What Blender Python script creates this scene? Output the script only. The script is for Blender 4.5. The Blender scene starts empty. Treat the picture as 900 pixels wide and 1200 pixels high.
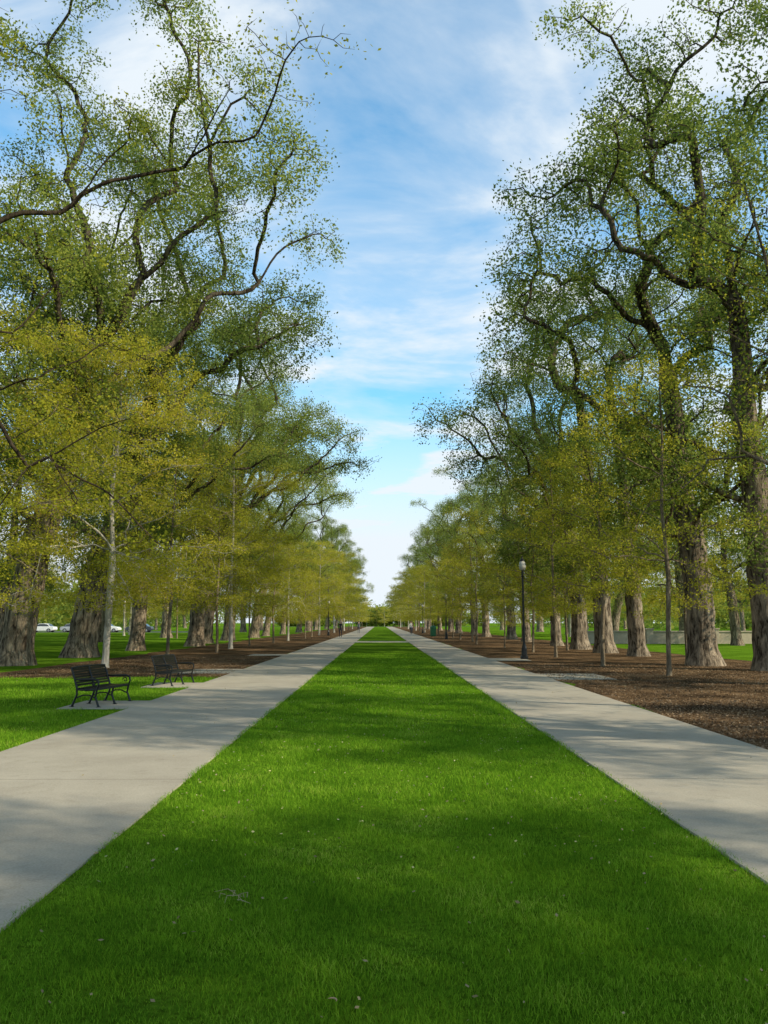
import bpy, math, random
import numpy as np
from mathutils import Vector

random.seed(5)
scene = bpy.context.scene
COL = scene.collection

# ------------------------------------------------------------------ helpers
def mesh_np(name, V, F):
    V = np.asarray(V, dtype=np.float32); F = np.asarray(F, dtype=np.int32)
    me = bpy.data.meshes.new(name)
    n, k = F.shape
    me.vertices.add(len(V)); me.vertices.foreach_set("co", V.ravel())
    me.loops.add(n * k); me.loops.foreach_set("vertex_index", F.ravel())
    me.polygons.add(n); me.polygons.foreach_set("loop_start", np.arange(0, n * k, k, dtype=np.int32))
    me.update(calc_edges=True)
    return me

def mesh_py(name, V, F):
    me = bpy.data.meshes.new(name)
    me.from_pydata([tuple(map(float, v)) for v in V], [], [tuple(int(i) for i in f) for f in F])
    me.update()
    return me

def smooth(me):
    me.polygons.foreach_set("use_smooth", np.ones(len(me.polygons), dtype=bool))
    me.update()

def add(name, me, mats=(), parent=None, loc=(0, 0, 0), rot=0.0, **props):
    o = bpy.data.objects.new(name, me)
    COL.objects.link(o)
    if me is not None and not me.materials:
        for m in mats: me.materials.append(m)
    if parent is not None: o.parent = parent
    o.location = loc
    o.rotation_euler = (0, 0, rot)
    for k, v in props.items(): o[k] = v
    return o

def copy_thing(root, loc, rotz=0.0, scale=1.0, **props):
    r = root.copy(); COL.objects.link(r)
    r.location = loc; r.rotation_euler = (0, 0, rotz)
    r.scale = scale if hasattr(scale, '__len__') else (scale,) * 3
    for k, v in props.items(): r[k] = v
    def rec(src, dst):
        for c in src.children:
            cc = c.copy(); COL.objects.link(cc); cc.parent = dst
            cc.matrix_parent_inverse = c.matrix_parent_inverse.copy()
            rec(c, cc)
    rec(root, r)
    return r

class Geo:
    def __init__(s): s.V = []; s.F = []
    def box(s, c, d, rot=None):
        b = len(s.V)
        for x in (-.5, .5):
            for y in (-.5, .5):
                for z in (-.5, .5):
                    p = Vector((x * d[0], y * d[1], z * d[2]))
                    if rot is not None: p = rot @ p
                    s.V.append((p.x + c[0], p.y + c[1], p.z + c[2]))
        for f in ((0, 1, 3, 2), (4, 6, 7, 5), (0, 4, 5, 1), (2, 3, 7, 6), (0, 2, 6, 4), (1, 5, 7, 3)):
            s.F.append(tuple(b + i for i in f))
    def lathe(s, prof, c=(0, 0, 0), n=16):
        b = len(s.V)
        for r, z in prof:
            for i in range(n):
                a = 2 * math.pi * i / n
                s.V.append((c[0] + r * math.cos(a), c[1] + r * math.sin(a), c[2] + z))
        for j in range(len(prof) - 1):
            for i in range(n):
                s.F.append((b + j * n + i, b + j * n + (i + 1) % n, b + (j + 1) * n + (i + 1) % n, b + (j + 1) * n + i))
        s.F.append(tuple(b + i for i in reversed(range(n))))
        s.F.append(tuple(b + (len(prof) - 1) * n + i for i in range(n)))
    def tube(s, pts, rad, n=8):
        P = np.array(pts, float); R = np.full(len(P), rad) if np.isscalar(rad) else np.array(rad)
        V, F = tube_np(P, R, n)
        b = len(s.V)
        s.V += [tuple(v) for v in V]; s.F += [tuple(int(i) + b for i in f) for f in F]
        s.F.append(tuple(b + i for i in reversed(range(n))))
        s.F.append(tuple(b + (len(P) - 1) * n + i for i in range(n)))
    def mesh(s, name): return mesh_py(name, s.V, s.F)

def tube_np(P, R, n, rng=None, rough=0.0):
    m = len(P)
    T = np.gradient(P, axis=0); T /= np.linalg.norm(T, axis=1)[:, None] + 1e-9
    mean = P[-1] - P[0]
    ax = np.eye(3)[np.argmin(np.abs(mean))]
    U = np.cross(T, ax); U /= np.linalg.norm(U, axis=1)[:, None] + 1e-9
    W = np.cross(T, U)
    a = np.linspace(0, 2 * np.pi, n, endpoint=False)
    rr = R[:, None] * np.ones((1, n))
    if rough and rng is not None:
        ridge = rng.normal(0, rough, n)
        rr = rr * (1 + ridge[None, :] + rng.normal(0, rough * .6, (m, n)))
    V = P[:, None, :] + rr[:, :, None] * (np.cos(a)[None, :, None] * U[:, None, :] + np.sin(a)[None, :, None] * W[:, None, :])
    V = V.reshape(-1, 3)
    i = np.arange(m - 1)[:, None] * n; j = np.arange(n)[None, :]; j2 = (j + 1) % n
    F = np.stack([i + j, i + j2, i + n + j2, i + n + j], -1).reshape(-1, 4)
    return V, F

# ------------------------------------------------------------------ materials
def mat(name):
    m = bpy.data.materials.new(name); m.use_nodes = True
    nt = m.node_tree; nt.nodes.clear()
    out = nt.nodes.new("ShaderNodeOutputMaterial")
    return m, nt, out
def N(nt, t, **kw):
    n = nt.nodes.new(t)
    for k, v in kw.items():
        if k in n.inputs: n.inputs[k].default_value = v
        else: setattr(n, k, v)
    return n
def ramp(nt, fac, stops):
    r = nt.nodes.new("ShaderNodeValToRGB")
    e = r.color_ramp.elements
    while len(e) < len(stops): e.new(0.5)
    for i, (p, c) in enumerate(stops):
        e[i].position = min(p, 1.0); e[i].color = (*c, 1) if len(c) == 3 else c
    nt.links.new(fac, r.inputs[0]); return r
def simple(name, col, rough=.6, metal=0.0, noise=0.15, scale=8.0, bump=0.0, spec=0.5):
    m, nt, out = mat(name)
    b = N(nt, "ShaderNodeBsdfPrincipled"); b.inputs["Roughness"].default_value = rough
    b.inputs["Metallic"].default_value = metal; b.inputs["Specular IOR Level"].default_value = spec
    tc = N(nt, "ShaderNodeTexCoord"); no = N(nt, "ShaderNodeTexNoise"); no.inputs["Scale"].default_value = scale; no.inputs["Detail"].default_value = 6
    nt.links.new(tc.outputs["Object"], no.inputs["Vector"])
    r = ramp(nt, no.outputs["Fac"], [(.3, tuple(c * (1 - noise) for c in col)), (.7, tuple(min(1, c * (1 + noise)) for c in col))])
    nt.links.new(r.outputs[0], b.inputs["Base Color"])
    if bump:
        bp = N(nt, "ShaderNodeBump"); bp.inputs["Strength"].default_value = bump; bp.inputs["Distance"].default_value = .02
        nt.links.new(no.outputs["Fac"], bp.inputs["Height"]); nt.links.new(bp.outputs[0], b.inputs["Normal"])
    nt.links.new(b.outputs[0], out.inputs[0]); return m

def bark(name, dark, light, scale=5.0, zdark=None):
    m, nt, out = mat(name)
    b = N(nt, "ShaderNodeBsdfDiffuse")
    tc = N(nt, "ShaderNodeTexCoord"); mp = N(nt, "ShaderNodeMapping"); mp.inputs["Scale"].default_value = (1, 1, .24)
    nt.links.new(tc.outputs["Object"], mp.inputs[0])
    no = N(nt, "ShaderNodeTexNoise"); no.inputs["Scale"].default_value = scale; no.inputs["Detail"].default_value = 8; no.inputs["Roughness"].default_value = .7; no.inputs["Distortion"].default_value = .6
    nt.links.new(mp.outputs[0], no.inputs["Vector"])
    n2 = N(nt, "ShaderNodeTexNoise"); n2.inputs["Scale"].default_value = .9; n2.inputs["Detail"].default_value = 4
    nt.links.new(tc.outputs["Object"], n2.inputs["Vector"])
    mid = tuple((a + c) / 2 for a, c in zip(dark, light))
    r = ramp(nt, no.outputs["Fac"], [(.38, dark), (.5, mid), (.62, light)])
    mx = N(nt, "ShaderNodeMix", data_type='RGBA', blend_type='MULTIPLY'); mx.inputs[0].default_value = .6
    r2 = ramp(nt, n2.outputs["Fac"], [(.3, (.5, .5, .5)), (.7, (1.25, 1.2, 1.15))])
    nt.links.new(r.outputs[0], mx.inputs[6]); nt.links.new(r2.outputs[0], mx.inputs[7])
    last = mx.outputs[2]
    if zdark:  # bark colour darkens with height, painting in the silhouette look of upper limbs
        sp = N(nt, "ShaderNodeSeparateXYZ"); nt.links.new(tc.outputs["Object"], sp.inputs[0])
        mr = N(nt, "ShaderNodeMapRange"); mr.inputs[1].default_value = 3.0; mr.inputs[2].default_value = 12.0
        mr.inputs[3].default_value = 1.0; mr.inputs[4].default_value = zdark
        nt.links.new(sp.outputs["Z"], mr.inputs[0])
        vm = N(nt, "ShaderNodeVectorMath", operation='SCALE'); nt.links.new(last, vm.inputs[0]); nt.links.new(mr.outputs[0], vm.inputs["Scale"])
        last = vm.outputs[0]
    nt.links.new(last, b.inputs["Color"])
    bp = N(nt, "ShaderNodeBump"); bp.inputs["Strength"].default_value = 1; bp.inputs["Distance"].default_value = .14
    nt.links.new(no.outputs["Fac"], bp.inputs["Height"]); nt.links.new(bp.outputs[0], b.inputs["Normal"])
    nt.links.new(b.outputs[0], out.inputs[0]); return m

def leafmat(name, stops, trans=.45, tboost=1.6, nscale=.35):
    m, nt, out = mat(name)
    g = N(nt, "ShaderNodeNewGeometry"); tc = N(nt, "ShaderNodeTexCoord")
    no = N(nt, "ShaderNodeTexNoise"); no.inputs["Scale"].default_value = nscale; no.inputs["Detail"].default_value = 3
    nt.links.new(tc.outputs["Object"], no.inputs["Vector"])
    oi = N(nt, "ShaderNodeObjectInfo")
    s1 = N(nt, "ShaderNodeMath", operation='MULTIPLY_ADD'); s1.inputs[1].default_value = .45
    nt.links.new(g.outputs["Random Per Island"], s1.inputs[0])
    s2 = N(nt, "ShaderNodeMath", operation='MULTIPLY_ADD'); s2.inputs[1].default_value = .8; s2.inputs[2].default_value = -.22
    nt.links.new(no.outputs["Fac"], s2.inputs[0]); nt.links.new(s2.outputs[0], s1.inputs[2])
    s3 = N(nt, "ShaderNodeMath", operation='MULTIPLY_ADD'); s3.inputs[1].default_value = .28
    nt.links.new(oi.outputs["Random"], s3.inputs[0]); nt.links.new(s1.outputs[0], s3.inputs[2])
    r = ramp(nt, s3.outputs[0], stops)
    d = N(nt, "ShaderNodeBsdfDiffuse")
    t = N(nt, "ShaderNodeBsdfTranslucent")
    hs = N(nt, "ShaderNodeHueSaturation"); hs.inputs["Value"].default_value = tboost; hs.inputs["Saturation"].default_value = 1.0
    nt.links.new(r.outputs[0], hs.inputs["Color"])
    nt.links.new(r.outputs[0], d.inputs["Color"]); nt.links.new(hs.outputs[0], t.inputs["Color"])
    mx = N(nt, "ShaderNodeMixShader"); mx.inputs[0].default_value = trans
    nt.links.new(d.outputs[0], mx.inputs[1]); nt.links.new(t.outputs[0], mx.inputs[2])
    nt.links.new(mx.outputs[0], out.inputs[0]); return m

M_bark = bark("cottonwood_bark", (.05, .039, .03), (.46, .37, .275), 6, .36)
M_dbark = bark("dark_twig_bark", (.03, .023, .018), (.11, .085, .06), 9)
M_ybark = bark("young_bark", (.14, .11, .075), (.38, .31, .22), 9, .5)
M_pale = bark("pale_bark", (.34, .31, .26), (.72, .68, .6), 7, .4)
M_leaf = leafmat("cottonwood_leaves", [(.1, (.06, .095, .02)), (.5, (.165, .215, .045)), (.95, (.38, .40, .08))], .45, 1.7)
M_yleaf = leafmat("young_leaves", [(.1, (.11, .13, .015)), (.5, (.31, .31, .028)), (.85, (.52, .46, .06)), (1.0, (.55, .38, .08))], .5, 1.6)
M_blade = leafmat("grass_blades", [(.05, (.03, .085, .008)), (.4, (.09, .21, .012)), (.75, (.23, .41, .025)), (1.0, (.50, .55, .10))], .35, 1.5, 1.1)

def lawn_mat():
    m, nt, out = mat("lawn")
    b = N(nt, "ShaderNodeBsdfDiffuse")
    tc = N(nt, "ShaderNodeTexCoord")
    n1 = N(nt, "ShaderNodeTexNoise"); n1.inputs["Scale"].default_value = .5; n1.inputs["Detail"].default_value = 7; n1.inputs["Roughness"].default_value = .65
    n2 = N(nt, "ShaderNodeTexNoise"); n2.inputs["Scale"].default_value = 22; n2.inputs["Detail"].default_value = 8; n2.inputs["Roughness"].default_value = .7
    for n in (n1, n2): nt.links.new(tc.outputs["Object"], n.inputs["Vector"])
    r1 = ramp(nt, n1.outputs["Fac"], [(.3, (.07, .165, .010)), (.7, (.20, .36, .025))])
    r2 = ramp(nt, n2.outputs["Fac"], [(.35, (.4, .4, .4)), (.65, (1.2, 1.2, 1.2))])
    mx = N(nt, "ShaderNodeMix", data_type='RGBA', blend_type='MULTIPLY'); mx.inputs[0].default_value = 1
    nt.links.new(r1.outputs[0], mx.inputs[6]); nt.links.new(r2.outputs[0], mx.inputs[7])
    nt.links.new(mx.outputs[2], b.inputs["Color"])
    bp = N(nt, "ShaderNodeBump"); bp.inputs["Strength"].default_value = .8; bp.inputs["Distance"].default_value = .05
    nt.links.new(n2.outputs["Fac"], bp.inputs["Height"]); nt.links.new(bp.outputs[0], b.inputs["Normal"])
    nt.links.new(b.outputs[0], out.inputs[0]); return m
M_lawn = lawn_mat()

def mulch_mat():
    m, nt, out = mat("mulch")
    b = N(nt, "ShaderNodeBsdfDiffuse")
    tc = N(nt, "ShaderNodeTexCoord")
    v = N(nt, "ShaderNodeTexVoronoi"); v.inputs["Scale"].default_value = 44
    n1 = N(nt, "ShaderNodeTexNoise"); n1.inputs["Scale"].default_value = .7; n1.inputs["Detail"].default_value = 8; n1.inputs["Roughness"].default_value = .65
    n2 = N(nt, "ShaderNodeTexNoise"); n2.inputs["Scale"].default_value = 40; n2.inputs["Detail"].default_value = 6
    for n in (v, n1, n2): nt.links.new(tc.outputs["Object"], n.inputs["Vector"])
    r1 = ramp(nt, v.outputs["Color"], [(.1, (.06, .038, .024)), (.6, (.165, .11, .068)), (1, (.32, .23, .15))])
    r2 = ramp(nt, n1.outputs["Fac"], [(.38, (.42, .41, .4)), (.62, (1.5, 1.38, 1.2))])
    mx = N(nt, "ShaderNodeMix", data_type='RGBA', blend_type='MULTIPLY'); mx.inputs[0].default_value = 1
    nt.links.new(r1.outputs[0], mx.inputs[6]); nt.links.new(r2.outputs[0], mx.inputs[7])
    nt.links.new(mx.outputs[2], b.inputs["Color"])
    bp = N(nt, "ShaderNodeBump"); bp.inputs["Strength"].default_value = 1; bp.inputs["Distance"].default_value = .05
    nt.links.new(n2.outputs["Fac"], bp.inputs["Height"]); nt.links.new(bp.outputs[0], b.inputs["Normal"])
    nt.links.new(b.outputs[0], out.inputs[0]); return m
M_mulch = mulch_mat()
M_chip = leafmat("wood_chips", [(.1, (.055, .036, .023)), (.55, (.15, .10, .062)), (1, (.38, .28, .18))], .02, 1.0, .7)

def concrete(joint=4.5):
    m, nt, out = mat("concrete_path")
    b = N(nt, "ShaderNodeBsdfPrincipled"); b.inputs["Roughness"].default_value = .85; b.inputs["Specular IOR Level"].default_value = .25
    tc = N(nt, "ShaderNodeTexCoord"); sp = N(nt, "ShaderNodeSeparateXYZ")
    nt.links.new(tc.outputs["Object"], sp.inputs[0])
    n1 = N(nt, "ShaderNodeTexNoise"); n1.inputs["Scale"].default_value = .8; n1.inputs["Detail"].default_value = 8; n1.inputs["Roughness"].default_value = .65
    n2 = N(nt, "ShaderNodeTexNoise"); n2.inputs["Scale"].default_value = 60; n2.inputs["Detail"].default_value = 5
    n3 = N(nt, "ShaderNodeTexNoise"); n3.inputs["Scale"].default_value = 3.3; n3.inputs["Detail"].default_value = 9; n3.inputs["Roughness"].default_value = .75
    for n in (n1, n2, n3): nt.links.new(tc.outputs["Object"], n.inputs["Vector"])
    r1 = ramp(nt, n1.outputs["Fac"], [(.3, (.38, .335, .27)), (.7, (.50, .45, .365))])
    r2 = ramp(nt, n2.outputs["Fac"], [(.3, (.86, .86, .86)), (.7, (1.08, 1.08, 1.08))])
    r3 = ramp(nt, n3.outputs["Fac"], [(.28, (.8, .79, .77)), (.46, (1, 1, 1))])
    mx = N(nt, "ShaderNodeMix", data_type='RGBA', blend_type='MULTIPLY'); mx.inputs[0].default_value = 1
    mx3 = N(nt, "ShaderNodeMix", data_type='RGBA', blend_type='MULTIPLY'); mx3.inputs[0].default_value = 1
    nt.links.new(r1.outputs[0], mx.inputs[6]); nt.links.new(r2.outputs[0], mx.inputs[7])
    nt.links.new(mx.outputs[2], mx3.inputs[6]); nt.links.new(r3.outputs[0], mx3.inputs[7])
    a = N(nt, "ShaderNodeMath", operation='DIVIDE'); a.inputs[1].default_value = joint; nt.links.new(sp.outputs["Y"], a.inputs[0])
    f = N(nt, "ShaderNodeMath", operation='FRACT'); nt.links.new(a.outputs[0], f.inputs[0])
    c = N(nt, "ShaderNodeMath", operation='LESS_THAN'); c.inputs[1].default_value = .012 / joint * 1.1; nt.links.new(f.outputs[0], c.inputs[0])
    mj = N(nt, "ShaderNodeMix", data_type='RGBA'); mj.inputs[7].default_value = (.17, .15, .12, 1)
    nt.links.new(c.outputs[0], mj.inputs[0]); nt.links.new(mx3.outputs[2], mj.inputs[6])
    nt.links.new(mj.outputs[2], b.inputs["Base Color"])
    bp = N(nt, "ShaderNodeBump"); bp.inputs["Strength"].default_value = .35; bp.inputs["Distance"].default_value = .004
    nt.links.new(n2.outputs["Fac"], bp.inputs["Height"]); nt.links.new(bp.outputs[0], b.inputs["Normal"])
    nt.links.new(b.outputs[0], out.inputs[0]); return m
M_conc = concrete()
M_iron = simple("black_iron", (.012, .013, .014), .35, .3, .2, 20)
M_globe = simple("lamp_glass", (.45, .43, .38), .25, 0, .05, 5)
M_wall = simple("tan_stone", (.45, .38, .29), .85, 0, .15, 3, .3)
M_tyre = simple("rubber", (.02, .02, .02), .8)
M_glass = simple("dark_glass", (.03, .04, .05), .08)
M_rim = simple("rim_metal", (.4, .4, .42), .3, .8)
M_lens = simple("headlight_lens", (.8, .8, .8), .1)
M_green = simple("green_plastic", (.02, .16, .07), .5)

# ------------------------------------------------------------------ ground
def sheet(name, x0, x1, y0, y1, z, m, nx=1, ny=1, wob=0.0, **p):
    rng = np.random.default_rng(3)
    xs = np.linspace(x0, x1, nx + 1); ys = np.linspace(y0, y1, ny + 1)
    V = np.array([(x, y, z) for y in ys for x in xs])
    if wob:
        w = rng.normal(0, wob, len(V)); e = (np.isclose(V[:, 0], x0)) | (np.isclose(V[:, 0], x1))
        V[e, 0] += w[e]
        e = (np.isclose(V[:, 1], y0)) | (np.isclose(V[:, 1], y1)); V[e, 1] += rng.normal(0, wob * 2, len(V))[e]
    F = [(j * (nx + 1) + i, j * (nx + 1) + i + 1, (j + 1) * (nx + 1) + i + 1, (j + 1) * (nx + 1) + i) for j in range(ny) for i in range(nx)]
    return add(name, mesh_py(name, V, F), [m], kind="structure", **p)

sheet("ground", -1500, 1500, -400, 2500, 0, M_lawn, label="wide mown green park lawn running to the horizon", category="lawn")
sheet("mulch_bed", -12.6, -4.75, 25.5, 330, .004, M_mulch, 10, 160, .18, label="brown bark mulch strip under the rows of trees", category="ground")
sheet("mulch_bed", 5.0, 15.6, -20, 330, .004, M_mulch, 10, 180, .18, label="brown bark mulch strip under the rows of trees", category="ground")

def slab(name, x0, x1, y0, y1, z1, m, **p):
    g = Geo(); ny = max(1, int((y1 - y0) / 6))
    g.box(((x0 + x1) / 2, (y0 + y1) / 2, z1 / 2 - .03), (x1 - x0, y1 - y0, z1 + .06))
    return add(name, g.mesh(name), [m], kind="structure", **p)
slab("path", -4.83, -2.03, -15, 330, .02, M_conc, label="long straight pale concrete footpath beside the lawn strip", category="path")
slab("path", 2.46, 5.02, -15, 330, .02, M_conc, label="long straight pale concrete footpath beside the lawn strip", category="path")
PADS = [(-6.2, -4.834, 16.3, 17.9), (-6.1, -4.834, 21.6, 23.2), (-6.6, -4.834, 27.5, 30), (5.024, 6.9, 24.5, 27.2), (5.024, 6.6, 36.5, 39), (-6.6, -4.834, 42, 44)]
for (x0, x1, y0, y1) in PADS:
    slab("bench_pad", x0, x1, y0, y1, .016, M_conc, label="small concrete pad joined to the footpath", category="pad")
slab("cross_path", -2.026, 2.456, 70, 74.5, .016, M_conc, label="concrete cross walk linking both footpaths", category="path")
slab("road", -300, 300, 335, 344, .03, simple("asphalt", (.05, .05, .05), .9), label="asphalt street crossing beyond the park", category="road")
slab("parking_lot", -120, -32, 140, 158, .02, simple("asphalt_lot", (.06, .06, .06), .9), label="asphalt car park beyond the trees", category="parking lot")

# ------------------------------------------------------------------ grass
def blades(name, rects, hgt, wid, seed):
    rng = np.random.default_rng(seed); C = []; S = []
    for (x0, x1, y0, y1, n, sc) in rects:
        c = np.zeros((n, 3)); c[:, 0] = rng.uniform(x0, x1, n); c[:, 1] = rng.uniform(y0, y1, n)
        C.append(c); S.append(np.full(n, sc))
    C = np.concatenate(C); S = np.concatenate(S)
    keep = np.ones(len(C), bool)
    for (x0, x1, y0, y1) in PADS:
        keep &= ~((C[:, 0] > x0) & (C[:, 0] < x1 + .2) & (C[:, 1] > y0) & (C[:, 1] < y1))
    C = C[keep]; S = S[keep]; n = len(C)
    hm = 1 + .45 * np.sin(C[:, 0] * 3.1 + 1.7 * np.sin(C[:, 1] * 1.9)) * np.sin(C[:, 1] * 2.3 + 1.3 * np.sin(C[:, 0] * 2.7)) + .3 * np.sin(C[:, 0] * 13 + 2 * np.sin(C[:, 1] * 7)) * np.sin(C[:, 1] * 11)
    h = hgt * np.sqrt(S) * hm * rng.uniform(.5, 1.35, n); w = wid * S * rng.uniform(.7, 1.3, n)
    a = rng.uniform(0, 2 * np.pi, n); la = rng.uniform(0, 2 * np.pi, n); l = h * rng.uniform(.2, 1.2, n)
    d = np.stack([np.cos(a), np.sin(a), np.zeros(n)], 1) * w[:, None] * .5
    lean = np.stack([np.cos(la), np.sin(la), np.zeros(n)], 1) * l[:, None]
    up = np.zeros((n, 3)); up[:, 2] = h
    A = C - d; B = C + d; M1 = C + d * .7 + lean * .35 + up * .6; M2 = C - d * .7 + lean * .35 + up * .6; T = C + lean + up * .9
    V = np.stack([A, B, M1, M2, T], 1).reshape(-1, 3)
    i = np.arange(n)[:, None] * 5
    F = np.concatenate([i + np.array([[0, 1, 2]]), i + np.array([[0, 2, 3]]), i + np.array([[3, 2, 4]])], 0)
    return mesh_np(name, V, F)
XL, XR = -2.06, 2.5
rects = [(XL, XR, 2.6, 5, 85000, 1), (XL, XR, 5, 8, 75000, 1.1), (XL, XR, 8, 13, 60000, 1.4), (XL, XR, 13, 22, 40000, 2.0),
         (XL, XR, 22, 45, 28000, 3), (-9, -4.8, 9, 16, 26000, 1.6), (-16, -4.8, 16, 25.6, 32000, 2.3)]
add("grass", blades("grass", rects, .034, .0037, 1), [M_blade], kind="stuff", label="dense short green lawn blades", category="grass")

def scatter_quads(name, rects, size, m, seed, z=.01, **p):
    rng = np.random.default_rng(seed); C = []
    for (x0, x1, y0, y1, n) in rects:
        c = np.full((n, 3), z); c[:, 0] = rng.uniform(x0, x1, n); c[:, 1] = rng.uniform(y0, y1, n); C.append(c)
    C = np.concatenate(C); n = len(C)
    C[:, 2] += rng.uniform(0, size * .5, n)
    V, F = leaf_quads(C, size, rng, .35)
    V[:, 2] = np.maximum(V[:, 2], .006)
    return add(name, mesh_np(name, V, F), [m], kind="stuff", **p)

def leaf_quads(C, size, rng, flat=1.0, wr=.62):
    n = len(C)
    d = rng.normal(0, 1, (n, 3)); d[:, 2] *= flat; d /= np.linalg.norm(d, axis=1)[:, None]
    e = rng.normal(0, 1, (n, 3)); e[:, 2] *= flat
    e -= (e * d).sum(1)[:, None] * d; e /= np.linalg.norm(e, axis=1)[:, None]
    s = (size * rng.uniform(.5, 1.45, n))[:, None]
    V = np.stack([C - d * s * .5, C + e * s * wr * .5, C + d * s * .5, C - e * s * wr * .5], 1).reshape(-1, 3)
    F = np.arange(n * 4).reshape(-1, 4)
    return V, F

scatter_quads("mulch_chips", [(5.05, 12, 9, 18, 26000), (5.05, 15, 18, 34, 26000), (-12, -4.9, 25.8, 42, 16000)], .038, M_chip, 4,
              label="loose wood chips and bark scraps", category="mulch")
M_dry = leafmat("dry_leaf", [(.1, (.25, .19, .09)), (1, (.5, .42, .26))], .1)
scatter_quads("fallen_leaves", [(XL, XR, 3.3, 9, 190), (XL, XR, 9, 25, 420), (-4.8, -2.1, 5, 30, 60), (2.5, 5, 6, 30, 60), (-12, -4.9, 10, 25, 150), (5, 12, 10, 30, 500)], .026, M_dry, 6, z=.034,
              label="scattered dry leaves and twigs on the lawn", category="leaf litter")
M_dand = leafmat("clover_bloom", [(.1, (.5, .45, .15)), (1, (.7, .66, .4))], .1)
scatter_quads("lawn_blossoms", [(XL, XR, 5.5, 14, 220), (-1, 1.4, 14, 26, 130)], .021, M_dand, 9, z=.04, label="tiny pale blossoms dotted through the lawn", category="flowers")

g = Geo()
rt = random.Random(3)
for k in range(9):
    a = rt.uniform(0, 6.28); l = rt.uniform(.06, .16)
    c = Vector((-.85 + rt.uniform(-.07, .07), 5.15 + rt.uniform(-.07, .07), .045))
    g.tube([c, c + Vector((math.cos(a) * l * .5, math.sin(a) * l * .5, .015)), c + Vector((math.cos(a + .4) * l, math.sin(a + .4) * l, .0))], [.0025, .002, .001], 5)
add("fallen_twig", g.mesh("fallen_twig"), [M_dry], label="small dry branched twig lying on the lawn", category="twig")
g = Geo()
g.tube([(-.205 + .022 * math.cos(a), 3.8 + .022 * math.sin(a), .045) for a in np.linspace(-.5, 2.4, 9)], [.001, .002, .003, .0035, .0035, .0035, .003, .002, .001], 6)
add("curled_peel", g.mesh("curled_peel"), [simple("tan_peel", (.4, .27, .15), .6)], label="small curled tan scrap lying in the grass", category="litter")

# ------------------------------------------------------------------ trees
def colonize(P, par, A, D, di, dk, iters, rng, jit, trop):
    P = np.array(P, float); par = list(par); cc = np.zeros(len(P), int)
    dist = np.full(len(A), 1e9); near = np.zeros(len(A), int)
    def upd(new, off):
        nonlocal dist, near
        for s in range(0, len(new), 300):
            ch = new[s:s + 300]
            d = (A ** 2).sum(1)[:, None] + (ch ** 2).sum(1)[None] - 2 * A @ ch.T
            j = d.argmin(1); dm = np.sqrt(np.maximum(d[np.arange(len(A)), j], 0))
            b = dm < dist; dist[b] = dm[b]; near[b] = j[b] + s + off
    upd(P, 0)
    for it in range(iters):
        keep = dist > dk; A = A[keep]; dist = dist[keep]; near = near[keep]
        act = dist < di
        if not act.any(): break
        idx = near[act]; d = A[act] - P[idx]; d /= np.linalg.norm(d, axis=1)[:, None] + 1e-9
        S = np.zeros_like(P); np.add.at(S, idx, d)
        u = np.unique(idx); u = u[cc[u] < 3]
        if len(u) == 0: break
        dr = S[u]; dr /= np.linalg.norm(dr, axis=1)[:, None] + 1e-9
        dr = dr + rng.normal(0, jit, dr.shape) + np.array([0, 0, trop]); dr /= np.linalg.norm(dr, axis=1)[:, None]
        new = P[u] + D * dr; cc[u] += 1
        off = len(P); P = np.concatenate([P, new]); par += list(u); cc = np.concatenate([cc, np.zeros(len(new), int)])
        upd(new, off)
    return P, np.array(par)

def bez(s, c, rng, D, up, amp):
    L = np.linalg.norm(c - s); n = max(3, int(L / D))
    z = np.array([0, 0, 1.])
    p1 = s + .22 * (c - s) + z * up * L; p2 = s + .72 * (c - s) + z * up * .7 * L
    t = np.linspace(0, 1, n + 1)[1:, None]
    P = (1 - t) ** 3 * s + 3 * (1 - t) ** 2 * t * p1 + 3 * (1 - t) * t * t * p2 + t ** 3 * c
    w = np.zeros((n, 3))
    for f in (1, 2, 3, 5, 8):
        w += rng.normal(0, 1, 3)[None] * np.sin(t * np.pi * f + 0) / f
    return P + w * amp * L

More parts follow.
